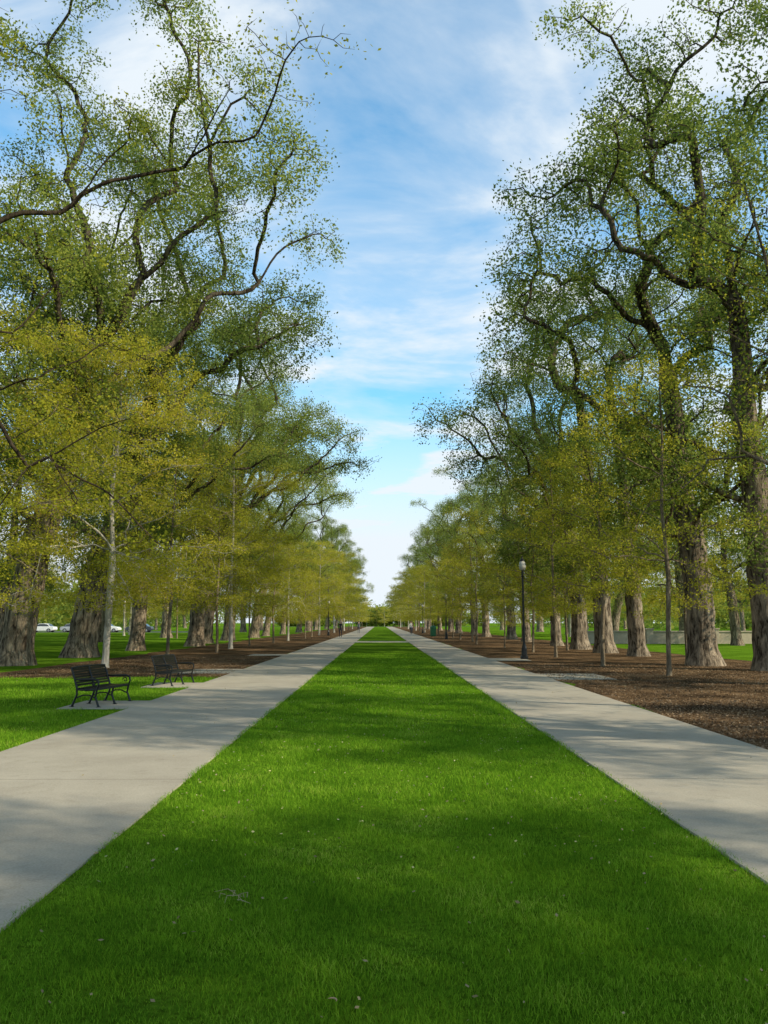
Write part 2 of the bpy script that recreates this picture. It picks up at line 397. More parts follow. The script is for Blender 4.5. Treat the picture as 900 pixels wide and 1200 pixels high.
def make_tree_geo(trunk_pts, clumps, nper, D, di, dk, rbase, tip, seed, leaf, nleaf, lspread, jit=.25, up=.18, amp=.035, expo=2.0,
                  flare=.55, leaf_r=.02, flat=1.0, iters=70, trop=.05, leafmin=0.0, rpow=1.3, clump=1.1, cfreq=1.0, steep=.45, droop=0.0):
    rng = np.random.default_rng(seed)
    P = [np.array(trunk_pts[0], float)]; par = [-1]
    for q in trunk_pts[1:]:
        s = P[-1]; q = np.array(q, float); L = np.linalg.norm(q - s); n = max(1, int(L / D))
        for k in range(1, n + 1):
            par.append(len(P) - 1); P.append(s + (q - s) * k / n + rng.normal(0, .03 * rbase, 3))
    ntr = len(P); zf = P[int(ntr * .36)][2]
    order = sorted(clumps, key=lambda c: math.hypot(c[0] - P[-1][0], c[1] - P[-1][1]) + abs(c[2] - P[-1][2]) * .5)
    att = []
    for c in order:
        cp = np.array(c[:3], float); r = c[3]
        Q = np.array(P); d = np.linalg.norm(Q - cp, axis=1)
        hor = np.hypot(Q[:, 0] - cp[0], Q[:, 1] - cp[1])
        pen = d + 4.0 * np.maximum(0, Q[:, 2] - (cp[2] - steep * hor)) + 50 * (Q[:, 2] < zf)
        j = int(pen.argmin())
        prev = j
        if d[j] > D:
            for q in bez(Q[j], cp, rng, D, up, amp):
                par.append(prev); P.append(q); prev = len(P) - 1
        n = int(nper * (r / 2.2) ** 2.3)
        a = rng.normal(0, 1, (n, 3)); a /= np.linalg.norm(a, axis=1)[:, None]
        a *= (rng.uniform(0, 1, n) ** .45 * r)[:, None] * (np.array([1, 1, .75]) if len(c) < 5 else np.array(c[4]))
        att.append(cp + a)
    A = np.concatenate(att); A = A[A[:, 2] > 1.2]
    P, par = colonize(P, par, A, D, di, dk, iters, rng, jit, trop)
    n = len(P)
    acc = np.zeros(n); r = np.zeros(n)
    nch = np.bincount(par[1:], minlength=n)
    for i in range(n - 1, -1, -1):
        if nch[i] == 0: r[i] = tip
        else: r[i] = acc[i] ** (1 / expo)
        if i > 0: acc[par[i]] += r[i] ** expo + (tip * .25) ** expo
    rb = r[0]
    r0 = r.copy()
    r = r * (1 + (rbase / rb - 1) * (r / rb) ** rpow)
    z = P[:, 2]; th = r / rbase
    r = np.where((z < 2.5) & (th > .4), r * (1 + flare * np.exp(-z / (.6 * rbase + .15))), r)
    big = np.full(n, -1)
    for i in range(1, n):
        p = par[i]
        if big[p] == -1 or r[i] > r[big[p]]: big[p] = i
    VV = []; FF = []; off = 0
    for i in range(n):
        if i == 0: start = None
        elif big[par[i]] == i: continue
        else: start = par[i]
        ch = [i]
        while big[ch[-1]] != -1: ch.append(big[ch[-1]])
        pts = P[ch]; rad = r[ch].copy()
        if start is not None:
            pts = np.concatenate([P[start][None], pts]); rad = np.concatenate([[min(r[start] * .9, rad[0] * 1.25)], rad])
        if len(pts) < 2: continue
        if len(rad) > 1: rad[-1] *= .4
        m = rad.max(); s = 22 if m > .4 else 12 if m > .15 else 8 if m > .07 else 5 if m > .025 else 3
        V, F = tube_np(pts, rad, s, rng, .038 if m > .3 else .02)
        VV.append(V); FF.append(F + off); off += len(V)
    V = np.concatenate(VV); F = np.concatenate(FF)
    tw = np.where((r0 < leaf_r) & (P[:, 2] > leafmin))[0]
    q = P[tw]; qf = q * cfreq
    dens = np.sin(qf[:, 0] * 1.1 + seed) * np.sin(qf[:, 1] * 1.3 + seed * 2) * np.sin(qf[:, 2] * 1.2 + seed * 3) + .5 * np.sin(qf[:, 0] * 2.3 + qf[:, 2]) * np.sin(qf[:, 2] * 2.1 + qf[:, 1])
    lam = nleaf * np.clip(1 + clump * dens, .06, 2.6) * rng.uniform(.15, 1.85, len(tw))
    k = rng.poisson(lam); C = np.repeat(q, k, axis=0)
    sp = np.array([lspread, lspread, lspread * (.6 if flat < 1 else 1)])
    off3 = rng.normal(0, 1, C.shape) * sp
    if droop: off3[:, 2] -= rng.exponential(droop, len(C))
    C = C + off3
    LV, LF = leaf_quads(C, leaf, rng, flat)
    print("TREE nodes", n, "rb", round(float(rb), 2), "leaves", len(LF))
    return V, F, LV, LF

TREES = {}
def tree_proto(key, kind, geo, barkm, leafm, label, cat, loc, group, rot=0, hero=True):
    V, F, LV, LF = geo
    root = add(kind, None, loc=loc, rot=rot, label=label, category=cat, group=group)
    wm = mesh_np("trunk", V, F); smooth(wm)
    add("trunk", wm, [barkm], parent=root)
    add("crown", mesh_np("crown", LV, LF), [leafm], parent=root)
    TREES[key] = root
    return root

def big_geo(cl, seed, lean, top, rbase, reach, fill=13, nleaf=24, steep=.45, amp=.07, up=.07):
    rng = np.random.default_rng(seed + 100)
    C = []
    sgn = -1 if reach < 0 else 1
    for (x, z) in cl:
        y = rng.uniform(-2.5, 2.5)
        x = x - (sgn * 1.3 if abs(x) > 6 else 0)
        sh = (rng.uniform(.8, 1.35), rng.uniform(.8, 1.3), rng.uniform(.5, .85))
        C.append((x, y, z, rng.uniform(1.4, 2.5), sh))
    for k in range(fill):
        a = rng.uniform(0, 2 * math.pi); rr = rng.uniform(3, 7.0)
        C.append((rr * math.cos(a) * .8 + sgn * rng.uniform(-4, 1), rr * math.sin(a), rng.uniform(11, 24), rng.uniform(1.4, 2.6), (1.1, 1.1, rng.uniform(.5, .9))))
    for k in range(10):
        a = rng.uniform(0, 2 * math.pi); rr = rng.uniform(2.5, 5.0)
        C.append((rr * math.cos(a), rr * math.sin(a), rng.uniform(5.0, 11), rng.uniform(1.2, 1.9)))
    for k in range(17):
        a = rng.uniform(math.pi * .9, 2.1 * math.pi)
        z = rng.uniform(4.4, 15)
        C.append((1.5 * math.cos(a) + lean[0] * z / top, 1.5 * math.sin(a), z, rng.uniform(1.1, 1.6)))
    tr = [(0, 0, -.15), (.06 * sgn, 0, .6), (lean[0] * .12, 0.05, 2.5), (lean[0] * .3, lean[1] * .3, top * .35), (lean[0] * .75, lean[1] * .5, top * .55), (lean[0] * .75, lean[1] * .8, top * .75), (lean[0] * 1.2, lean[1], top)]
    return make_tree_geo(tr, C, 140, .42, 3.2, .5, rbase, .012, seed, .118, nleaf * 1.25, .25, jit=.42, up=up, amp=amp, expo=2.08, flare=.42, leaf_r=.030, leafmin=3.4, rpow=1.4, clump=1.25, steep=steep, trop=0.0, droop=.12)

BG = "old cottonwoods lining the walk"
LA = [(11.9, 20.3), (10.5, 23.1), (9.1, 18.4), (12.6, 18.9), (6.5, 20.8), (6.7, 15.6), (3.5, 24), (5.3, 28), (1.9, 19), (-.3, 26), (-1, 21), (-4, 22), (3.9, 14), (1, 13), (-3, 16), (4, 17.5), (8.5, 21.5), (2, 28.5), (6, 24), (8.3, 24.8)]
LB = [(12, 15.9), (10.3, 17.9), (9.9, 14.7), (7.7, 19.2), (7.8, 13.9), (6, 22.5), (4, 20), (3, 25), (5.3, 16.5), (0, 20), (0, 26), (2, 14.5), (-3, 22), (8, 23)]
LC = [(11.8, 14.6), (10.2, 13.4), (12.6, 13), (8.4, 16), (6.5, 20), (4, 22.5), (1.5, 24), (-2, 22), (6, 13.5), (3, 17.5), (9, 12), (0, 19)]
RA = [(-3.1, 23.4), (-4.3, 21.6), (-5.2, 18.8), (-7.8, 18.8), (-6.9, 17), (-1, 24), (.5, 21), (-.3, 17.9), (-2.8, 18.5), (2, 24.5), (-2.2, 14.3), (-4.7, 15.3), (.2, 13.5), (4, 18), (5, 23)]
RB = [(-7.4, 18.9), (-7.8, 15.2), (-8.3, 13.4), (-5.8, 16.3), (-5.9, 12.9), (-4.3, 19), (-4, 14.8), (-2, 21), (-2, 16.3), (.5, 18.5), (-4.6, 11.4), (1.5, 14.5), (0, 23.5)]
RC = [(-4.8, 16.2), (-7.2, 15.2), (-2.8, 17.7), (0, 19), (-10.6, 13.7), (-9.2, 12.8), (-7.4, 11.3), (-4.8, 12.9), (-1, 21.5), (2, 20), (-2.3, 14.6), (-4, 19.8)]
lb = "tall old cottonwood with furrowed brown trunk and spring leaves"
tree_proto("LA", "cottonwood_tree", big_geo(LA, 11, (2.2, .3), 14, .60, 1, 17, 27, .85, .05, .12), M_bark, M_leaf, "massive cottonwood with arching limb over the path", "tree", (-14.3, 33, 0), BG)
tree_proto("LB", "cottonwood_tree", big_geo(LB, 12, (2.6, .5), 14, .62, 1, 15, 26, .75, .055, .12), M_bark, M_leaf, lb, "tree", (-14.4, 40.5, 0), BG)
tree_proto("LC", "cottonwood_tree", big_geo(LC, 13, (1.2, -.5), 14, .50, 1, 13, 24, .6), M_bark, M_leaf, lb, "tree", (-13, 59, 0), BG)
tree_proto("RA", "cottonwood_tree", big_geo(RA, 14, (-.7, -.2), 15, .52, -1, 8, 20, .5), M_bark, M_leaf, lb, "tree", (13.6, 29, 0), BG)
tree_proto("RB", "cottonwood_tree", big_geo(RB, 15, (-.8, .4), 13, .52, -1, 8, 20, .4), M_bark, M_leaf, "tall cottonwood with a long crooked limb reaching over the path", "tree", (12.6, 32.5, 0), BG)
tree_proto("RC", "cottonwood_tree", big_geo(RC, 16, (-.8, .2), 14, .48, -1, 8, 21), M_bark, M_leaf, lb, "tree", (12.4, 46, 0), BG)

def young_geo(seed, H, R, leafn=12, leaf=.075, extra=(), rb=.075, zc=None, lean=(0, 0), lev=14, per=2, top=1.0):
    rng = np.random.default_rng(seed)
    C = []
    for k in range(lev):
        t = (k + .5) / lev; z = 2.2 + t * (H - 2.8)
        rr = R * math.sin(math.pi * (.2 + .72 * t)) ** .8
        for q in range(per):
            a = rng.uniform(0, 2 * math.pi)
            C.append((rr * .75 * math.cos(a) * rng.uniform(.6, 1.25) + lean[0] * z / H, rr * .75 * math.sin(a) * rng.uniform(.6, 1.25) + lean[1] * z / H, z + rng.uniform(-.3, .4), rng.uniform(.75, 1.3) * (R / 2.8), (1.2, 1.2, .36)))
    C += list(extra)
    tr = [(0, 0, -.1), (.03, .02, 1.2), (lean[0] * .3 + .12, lean[1] * .3, H * .3), (lean[0] * .55 - .02, lean[1] * .5 - .05, H * .5), (lean[0] * .75 + .15, lean[1] * .7 + .1, H * .72), (lean[0] + .1, lean[1], H * .93)]
    return make_tree_geo(tr, C, 280, .2, 1.5, .26, rb, .0045, seed, leaf, leafn, .14, jit=.22, up=.04, amp=.03, expo=2.4, flare=.35, leaf_r=.012, flat=.8, iters=50, trop=.04, leafmin=1.6, clump=1.2, cfreq=1.6)
YG = "young street trees planted along the walk"
yl = "slender young tree with yellow-green spring leaves in mulch"
Y1 = young_geo(31, 13, 4.3, 14, per=3, rb=.12); Y2 = young_geo(32, 10.6, 3.2); Y3 = young_geo(33, 9.0, 2.7)
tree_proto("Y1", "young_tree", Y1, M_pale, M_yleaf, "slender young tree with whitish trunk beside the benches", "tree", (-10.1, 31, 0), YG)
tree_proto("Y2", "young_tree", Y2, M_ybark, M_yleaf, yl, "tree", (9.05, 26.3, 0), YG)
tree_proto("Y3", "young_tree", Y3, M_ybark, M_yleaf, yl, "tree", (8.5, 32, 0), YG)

nl = [(4.4, .5, 9.6, 1.2), (6.2, .2, 10.4, 1.2), (7.4, -.3, 10.9, 1.0), (3.4, .5, 8.4, 1.2), (2.5, -.6, 10.2, 1.3), (5.3, 1, 9.5, 1), (1.5, 0, 11.2, 1.3), (6.6, .4, 9.7, .8),
      (4.1, 0, 3.5, 1.0), (5.2, .4, 2.9, .8), (3.1, .5, 4.1, 1.0), (3.4, 0, 5.4, 1.0), (4.4, .5, 4.8, .9), (2.5, 1, 6.5, 1.1), (4, 1.2, 6.4, .9), (3, 1.5, 7.6, 1), (2.6, 0, 2.9, .8)]
nl = [(a, b, c, r, (1.3, 1.1, .35)) for a, b, c, r in nl]
tree_proto("NL", "young_tree", young_geo(41, 12, 2.4, 6, .06, nl, .13), M_dbark, M_yleaf, "young tree with long thin sparse boughs over the bench lawn", "tree", (-8.7, 12.5, 0), YG)
nr = [(-2.6, 0, 8.4, 1.0), (-3, .5, 6.2, .9), (-2.2, 0, 4.8, .9), (-3.4, 0, 9.6, .9), (-2, .5, 10.4, 1), (-3.3, .8, 4.0, .8), (-2.4, .2, 7.2, .9)]
nr = [(a, b, c, r, (1.1, 1.1, .55)) for a, b, c, r in nr]
tree_proto("NR", "young_tree", young_geo(42, 11, 2.2, 6, .06, nr, .10, lean=(-2.0, 0)), M_ybark, M_yleaf, "leaning young tree with sparse new leaves in mulch", "tree", (8.9, 15, 0), YG)

rr = random.Random(8)
def put(key, x, y, s=1.0, rot=None, lab=None):
    lo = TREES[key]
    rz = rr.uniform(-.6, .6) if rot is None else rot
    p = {}
    p["label"] = lab or (lb if key[0] in "LR" else yl)
    return copy_thing(lo, (x, y, 0), rz, (s * rr.uniform(.92, 1.08), s * rr.uniform(.92, 1.08), s), **p)
L3 = ["LA", "LB", "LC"]; R3 = ["RA", "RB", "RC"]
for i, y in enumerate([67, 78, 92, 104, 120, 140, 160, 188, 215, 250, 290]):
    put(L3[(i + 1) % 3], -13.5 + rr.uniform(-1, .6), y, rr.uniform(.6, 1.0))
put("LC", -14.5, 50, .86, -.3)
for i, y in enumerate([41.5, 52, 60, 72, 83, 97, 112, 130, 152, 175, 205, 240, 285]):
    put(R3[(i + 2) % 3], 12.6 + rr.uniform(-.4, .8), y, {0: .8, 1: .92, 2: .66}.get(i, rr.uniform(.66, 1.0)))
put("RB", 16.5, 20, .95, .2)
put("LC", -19.0, 22, .9, 2.6)
for i, y in enumerate([30, 43, 56, 72, 92, 115, 145, 180]):
    put(R3[i % 3], -25 + rr.uniform(-2, 2), y, rr.uniform(.8, .95), rr.uniform(0, 6.28))
    if y > 50: put(L3[i % 3], 28 + rr.uniform(-2, 2), y + 5, rr.uniform(.65, .85), rr.uniform(0, 6.28))
for i in range(22):
    sd = -1 if i % 2 else 1
    put((L3 + R3)[i % 6], sd * rr.uniform(38, 110), rr.uniform(85, 270), rr.uniform(.55, .8), rr.uniform(0, 6.28))
for i, (x, y) in enumerate([(-10.6, 42), (-8.9, 46), (-9.4, 53), (-9.3, 60), (-8.6, 68), (-8.4, 77), (-7.8, 88), (-8, 99), (-8, 111), (-7.6, 124), (-7.5, 138), (-7.2, 153), (-7.2, 170), (-7, 190), (-7, 215), (-7, 245), (-6.8, 280), (-6.6, 312)]):
    put(["Y2", "Y3", "Y1"][i % 3] if y < 130 else ["Y1", "Y2"][i % 2], x, y, rr.uniform(.7, 1.1) if y < 130 else rr.uniform(.85, 1.2), rr.uniform(0, 6.28))
for i, (x, y) in enumerate([(8.4, 40), (8.6, 47), (8.2, 55), (7.4, 64), (8, 72), (7.8, 81), (8, 91), (8, 102), (8, 114), (7.8, 127), (7.6, 141), (7.5, 156), (7.5, 173), (7.4, 193), (7.4, 216), (7.2, 245), (7, 280), (7, 312)]):
    put(["Y2", "Y3"][i % 2] if y < 130 else ["Y1", "Y2"][i % 2], x, y, rr.uniform(.65, 1.15) if y < 130 else rr.uniform(.85, 1.2), rr.uniform(0, 6.28))
put("Y2", -12.6, 25, 1.15, 1.0)
put("Y3", 13.2, 36, .9, 1.0); put("Y2", 11.2, 50, .9, 2.0)
for i in range(28):
    sd = -1 if i % 2 else 1
    put(["Y1", "Y2", "Y3"][i % 3], sd * rr.uniform(17.5, 48), rr.uniform(48, 150), rr.uniform(.8, 1.15), rr.uniform(0, 6.28))
for i, x in enumerate([-22, -17, -12.5, -9, -5.5, -1.5, 2, 6, 9.5, 13, 18, 23]):
    put(["Y1", "Y2"][i % 2], x, 349 + (i % 3) * 4, rr.uniform(.6, .8) if abs(x) < 6 else rr.uniform(.9, 1.25), rr.uniform(0, 6.28), "round sunlit yellow-green tree across the street")

# trees standing behind / beside the camera, which shade the lawn
put("LB", 20, -10.5, .85, 3.1); put("LC", 15.5, -8, .75, 1.4); put("LA", 25, -12, .8, 3.0); put("LB", 16, 7.5, .72, 3.14)
put("LA", 17, -13.5, .8, 2.4)

def wood():
    rng = np.random.default_rng(77); C = []
    for k in range(350):
        n = 600
        if k < 110: x = rng.uniform(-320, 320); y = rng.uniform(365, 400); h = rng.uniform(8, 15)
        elif k < 230:
            sd = -1 if k % 2 else 1; x = sd * rng.uniform(100, 170); y = rng.uniform(60, 350); h = rng.uniform(9, 17)
        elif k < 330:
            sd = -1 if k % 2 else 1; x = sd * rng.uniform(62, 100); y = rng.uniform(170, 350); h = rng.uniform(8, 15)
        else:
            x = rng.uniform(-45, 45); y = rng.uniform(362, 385); h = rng.uniform(6, 10); n = 1800
        a = rng.normal(0, 1, (n, 3)); a /= np.linalg.norm(a, axis=1)[:, None]; a *= (rng.uniform(0, 1, n) ** .4)[:, None]
        C.append(np.array([x, y, h * .48]) + a * np.array([h * .75, h * .6, h * .52]))
    C = np.concatenate(C)
    C = C[C[:, 2] > .1]
    V, F = leaf_quads(C, .8, rng)
    return mesh_np("distant_wood", V, F)
add("distant_wood", wood(), [M_leaf], kind="stuff", label="low belt of leafy trees beyond the park", category="woods")

# ------------------------------------------------------------------ benches
def bench(loc, rot, label):
    root = add("park_bench", None, loc=loc, rot=rot, label=label, category="bench", group="park benches facing the walk")
    W = 1.6
    g = Geo()
    for i in range(7):
        y = -.24 + i * .075; z = .44 - .012 * math.sin(i / 6 * math.pi)
        g.box((0, y, z), (W - .06, .06, .03))
    g.tube([(-W / 2, -.27, .42), (W / 2, -.27, .42)], .02, 8)
    add("seat", g.mesh("seat"), [M_iron], parent=root)
    g = Geo()
    for i in range(7):
        t = i / 6; z = .52 + t * .36; y = .27 + .13 * t + .02 * math.sin(t * 3.1)
        g.box((0, y, z), (W - .06, .025, .052))
    g.tube([(-W / 2, .42, .92), (-W / 4, .425, .935), (W / 4, .425, .935), (W / 2, .42, .92)], .024, 8)
    add("backrest", g.mesh("backrest"), [M_iron], parent=root)
    for sx in (-1, 0, 1):
        x = sx * (W / 2)
        g = Geo()
        g.tube([(x, -.33, .016), (x, -.29, .12), (x, -.24, .25), (x, -.27, .42)], [.03, .025, .025, .026], 8)
        g.tube([(x, .36, .016), (x, .30, .15), (x, .24, .30), (x, .25, .46), (x, .33, .70), (x, .42, .93)], [.03, .026, .025, .025, .024, .02], 8)
        g.tube([(x, -.27, .42), (x, 0, .405), (x, .25, .42)], .024, 8)
        g.tube([(x, -.24, .22), (x, -.08, .29), (x, .08, .29), (x, .25, .22)], .016, 6)
        g.box((x, -.33, .02), (.05, .1, .012)); g.box((x, .36, .02), (.05, .1, .012))
        add("leg", g.mesh("leg"), [M_iron], parent=root)
        if sx:
            g = Geo()
            g.tube([(x, -.27, .42), (x, -.31, .53), (x, -.29, .63), (x, -.2, .66), (x, 0, .655), (x, .2, .65), (x, .32, .66)], [.02, .022, .026, .03, .03, .026, .02], 8)
            pts = [(x, -.17 + .07 * math.cos(a) * (1 - a / 9), .55 + .07 * math.sin(a) * (1 - a / 9)) for a in np.linspace(0, 6.5, 14)]
            g.tube(pts, .012, 6)
            add("armrest", g.mesh("armrest"), [M_iron], parent=root)
    root.scale = (.82, .82, .82)
    return root
bench((-5.62, 17.2, .006), math.radians(80), "black slatted metal bench on a concrete pad beside the path")
bench((-5.5, 22.6, .006), math.radians(78), "black slatted metal bench on a concrete pad beside the path")

# ------------------------------------------------------------------ lamps
def lamp():
    root = add("street_lamp", None, loc=(6.55, 38, 0), label="dark metal post-top lamp with pale acorn globe", category="street lamp", group="park lamps")
    g = Geo(); g.lathe([(.18, 0), (.18, .12), (.13, .18), (.12, .5), (.08, .62), (.065, .7)], n=16)
    add("base", g.mesh("base"), [M_iron], parent=root)
    g = Geo(); g.lathe([(.055, .7), (.048, 2.4), (.045, 3.7), (.08, 3.75), (.045, 3.8), (.05, 4.02)], n=12)
    add("pole", g.mesh("pole"), [M_iron], parent=root)
    g = Geo(); g.lathe([(.08, 4.022), (.14, 4.09), (.165, 4.22), (.14, 4.36), (.09, 4.45)], n=16)
    me = g.mesh("globe"); smooth(me); add("globe", me, [M_globe], parent=root)
    g = Geo(); g.lathe([(.12, 4.455), (.1, 4.5), (.04, 4.56), (.02, 4.64), (.03, 4.67), (.005, 4.72)], n=12)
    add("cap", g.mesh("cap"), [M_iron], parent=root)
    return root
lp = lamp()
for (x, y) in [(6.7, 84), (6.7, 130), (-6.6, 108)]: copy_thing(lp, (x, y, 0))

# ------------------------------------------------------------------ cars
def prism(outline, w0, w1f, name):
    g = Geo(); n = len(outline)
    for sy in (-1, 1):
        for (x, z) in outline: g.V.append((x, sy * w1f(z), z))
    g.F.append(tuple(range(n))); g.F.append(tuple(reversed(range(n, 2 * n))))
    for i in range(n): g.F.append((i, n + i, n + (i + 1) % n, (i + 1) % n))
    return g
def car(loc, rot, paint, label):
    root = add("parked_car", None, loc=loc, rot=rot, label=label, category="car", group="cars in the lot")
    o = [(-2.2, .35), (-2.25, .6), (-2.15, .92), (-1.6, .98), (-1.15, 1.38), (-.6, 1.47), (.35, 1.45), (1.05, 1.0), (1.9, .88), (2.2, .68), (2.22, .35), (1.75, .25), (-1.8, .25)]
    g = prism(o, .9, lambda z: .9 - max(0, z - .9) * .32, "body")
    me = g.mesh("body"); ob = add("body", me, [paint], parent=root)
    bv = ob.modifiers.new("bevel", 'BEVEL'); bv.width = .06; bv.segments = 2
    g = Geo()
    for sy in (-1, 1):
        b = len(g.V)
        for (x, z) in [(-1.5, .99), (-1.1, 1.33), (-.55, 1.41), (.3, 1.39), (.95, 1.0)]: g.V.append((x, sy * (.905 - max(0, z - .9) * .3), z))
        g.F.append(tuple(b + i for i in range(5)))
    for a, b2 in (((.42, 1.42), (1.03, 1.02)), ((-1.19, 1.37), (-1.6, 1.0))):
        s = 1 if a[0] > 0 else -1; b = len(g.V)
        for (x, z) in (a, b2):
            for sy in (-1, 1): g.V.append((x + s * .012, sy * (.84 - max(0, z - .9) * .32), z + .015))
        g.F.append((b, b + 1, b + 3, b + 2))
    add("window", g.mesh("window"), [M_glass], parent=root)
    for x in (-1.4, 1.4):
        for sy in (-1, 1):
            g = Geo(); g.tube([(x, sy * .7, .33), (x, sy * .93, .33)], .33, 20); w = add("wheel", g.mesh("wheel"), [M_tyre], parent=root)
            g = Geo(); g.tube([(x, sy * .9, .33), (x, sy * .94, .33)], .2, 16); add("rim", g.mesh("rim"), [M_rim], parent=w)
    for sy in (-1, 1):
        g = Geo(); g.box((2.19, sy * .65, .68), (.08, .3, .12)); add("headlight", g.mesh("headlight"), [M_lens], parent=root)
    return root
paints = [simple("white_paint", (.75, .75, .75), .25), simple("silver_paint", (.4, .41, .43), .25, .3), simple("dark_paint", (.04, .05, .07), .25), simple("red_paint", (.3, .03, .03), .25)]
names = ["white sedan parked in a row beyond the trees", "silver sedan parked in a row beyond the trees", "dark blue sedan parked in a row beyond the trees", "red sedan parked in a row beyond the trees"]
for i, x in enumerate([-110, -104, -98, -92, -86, -80, -74.5, -69, -63, -57.5, -52, -46.5, -41]):
    k = [0, 2, 0, 1, 0, 1, 3, 0, 2, 0, 1, 0, 2][i]
    car((x, 143, .02), rr.uniform(-.03, .03) + (0 if i % 3 else math.pi), paints[k], names[k])

# ------------------------------------------------------------------ wall
root = add("low_wall", None, loc=(0, 0, 0), label="long low tan stone wall with flat coping behind the trees", category="wall")
g = Geo(); g.box((29, 66, .45), (26, .35, .9)); add("wall_face", g.mesh("wall_face"), [M_wall], parent=root)
g = Geo(); g.box((29, 66, .955), (26.2, .5, .1)); add("coping", g.mesh("coping"), [M_wall], parent=root)
for i in range(6):
    g = Geo(); g.box((16.1 + i * 5.16, 66, .56), (.55, .55, 1.12)); g.box((16.1 + i * 5.16, 66, 1.165), (.68, .68, .09))
    add("pier", g.mesh("pier"), [M_wall], parent=root)

root = add("litter_bin", None, loc=(6.4, 100, 0), label="green park litter bin with domed lid beside the path", category="bin")
g = Geo(); g.lathe([(.28, 0), (.34, .1), (.36, .95), (.38, 1.0)], n=16); add("body", g.mesh("body"), [M_green], parent=root)
g = Geo(); g.lathe([(.39, 1.005), (.36, 1.14), (.22, 1.25), (.05, 1.3)], n=16); add("lid", g.mesh("lid"), [M_green], parent=root)

# ------------------------------------------------------------------ people
def person(loc, rot, shirt, pants, label, ph=1.0):
    s = .30 * ph
    J = [((0, 0, .95), .13, -1), ((0, 0, 1.12), .12, 0), ((0, .01, 1.32), .15, 1), ((0, .0, 1.46), .10, 2), ((0, -.01, 1.53), .055, 3), ((0, -.02, 1.60), .085, 4), ((0, -.02, 1.70), .092, 5), ((0, -.01, 1.77), .06, 6),
         ((.10, 0, .88), .095, 0), ((.10, -s * .45, .50), .062, 8), ((.10, -s * .55, .10), .04, 9), ((.10, -s * .55 - .14, .04), .035, 10),
         ((-.10, 0, .88), .095, 0), ((-.10, s * .25, .50), .062, 12), ((-.10, s * 1.0, .12), .04, 13), ((-.10, s * 1.0 - .12, .04), .035, 14),
         ((.19, 0, 1.42), .06, 3), ((.24, s * .35, 1.15), .045, 16), ((.24, s * .2, .90), .035, 17), ((.24, s * .15, .80), .03, 18),
         ((-.19, 0, 1.42), .06, 3), ((-.24, -s * .35, 1.15), .045, 20), ((-.24, -s * .7, .94), .035, 21), ((-.24, -s * .85, .85), .03, 22)]
    me = bpy.data.meshes.new("person")
    me.from_pydata([j[0] for j in J], [(j[2], i) for i, j in enumerate(J) if j[2] >= 0], [])
    o = add("person", me, [], loc=loc, rot=rot, label=label, category="person")
    sk = o.modifiers.new("skin", 'SKIN')
    for i, j in enumerate(J): me.skin_vertices[0].data[i].radius = (j[1], j[1] * .85)
    me.skin_vertices[0].data[0].use_root = True
    sb = o.modifiers.new("sub", 'SUBSURF'); sb.levels = 2; sb.render_levels = 2
    m, nt, out = mat("clothing_and_skin")
    b = N(nt, "ShaderNodeBsdfPrincipled"); b.inputs["Roughness"].default_value = .8
    tc = N(nt, "ShaderNodeTexCoord"); sp = N(nt, "ShaderNodeSeparateXYZ"); nt.links.new(tc.outputs["Object"], sp.inputs[0])
    dv = N(nt, "ShaderNodeMath", operation='DIVIDE'); dv.inputs[1].default_value = 2; nt.links.new(sp.outputs["Z"], dv.inputs[0])
    r = ramp(nt, dv.outputs[0], [(0, (.03, .03, .03)), (.045, pants), (.47, shirt), (.755, (.45, .27, .19)), (.86, (.05, .03, .02))]); r.color_ramp.interpolation = 'CONSTANT'
    nt.links.new(r.outputs[0], b.inputs["Base Color"]); nt.links.new(b.outputs[0], out.inputs[0])
    me.materials.append(m)
    return o
person((-4.3, 92, .02), 0.1, (.02, .02, .025), (.03, .03, .05), "person in dark clothes walking on the concrete path")
person((-3.2, 128, .02), 3.2, (.06, .07, .1), (.04, .04, .06), "person in dark jacket walking on the concrete path", .8)
person((4.4, 118, .02), 0.0, (.55, .55, .55), (.05, .06, .1), "person in white top walking on the concrete path")
person((5.0 - .4, 119.2, .02), 0.1, (.3, .1, .1), (.04, .04, .05), "person in red top walking beside another walker", .7)

# ------------------------------------------------------------------ camera
cam = bpy.data.cameras.new("camera"); co = bpy.data.objects.new("camera", cam); COL.objects.link(co)
cam.sensor_fit = 'VERTICAL'; cam.sensor_height = 36; cam.lens = 971 / 1200 * 36
cam.clip_end = 6000; cam.clip_start = .05
co.location = (0, 0, 1.65)
co.rotation_euler = (math.radians(90 + 7.6), 0, math.radians(-.3))
scene.camera = co

# ------------------------------------------------------------------ light
EL = 31.0
to_sun = Vector((.90, -.43, 0)).normalized() * math.cos(math.radians(EL)); to_sun.z = math.sin(math.radians(EL))
sl = bpy.data.lights.new("sun", 'SUN'); sl.energy = 5.0; sl.angle = math.radians(.5); sl.color = (1, .90, .68)
so = bpy.data.objects.new("sun", sl); COL.objects.link(so)
so.rotation_euler = to_sun.to_track_quat('Z', 'Y').to_euler(); so.location = (40, -20, 40)

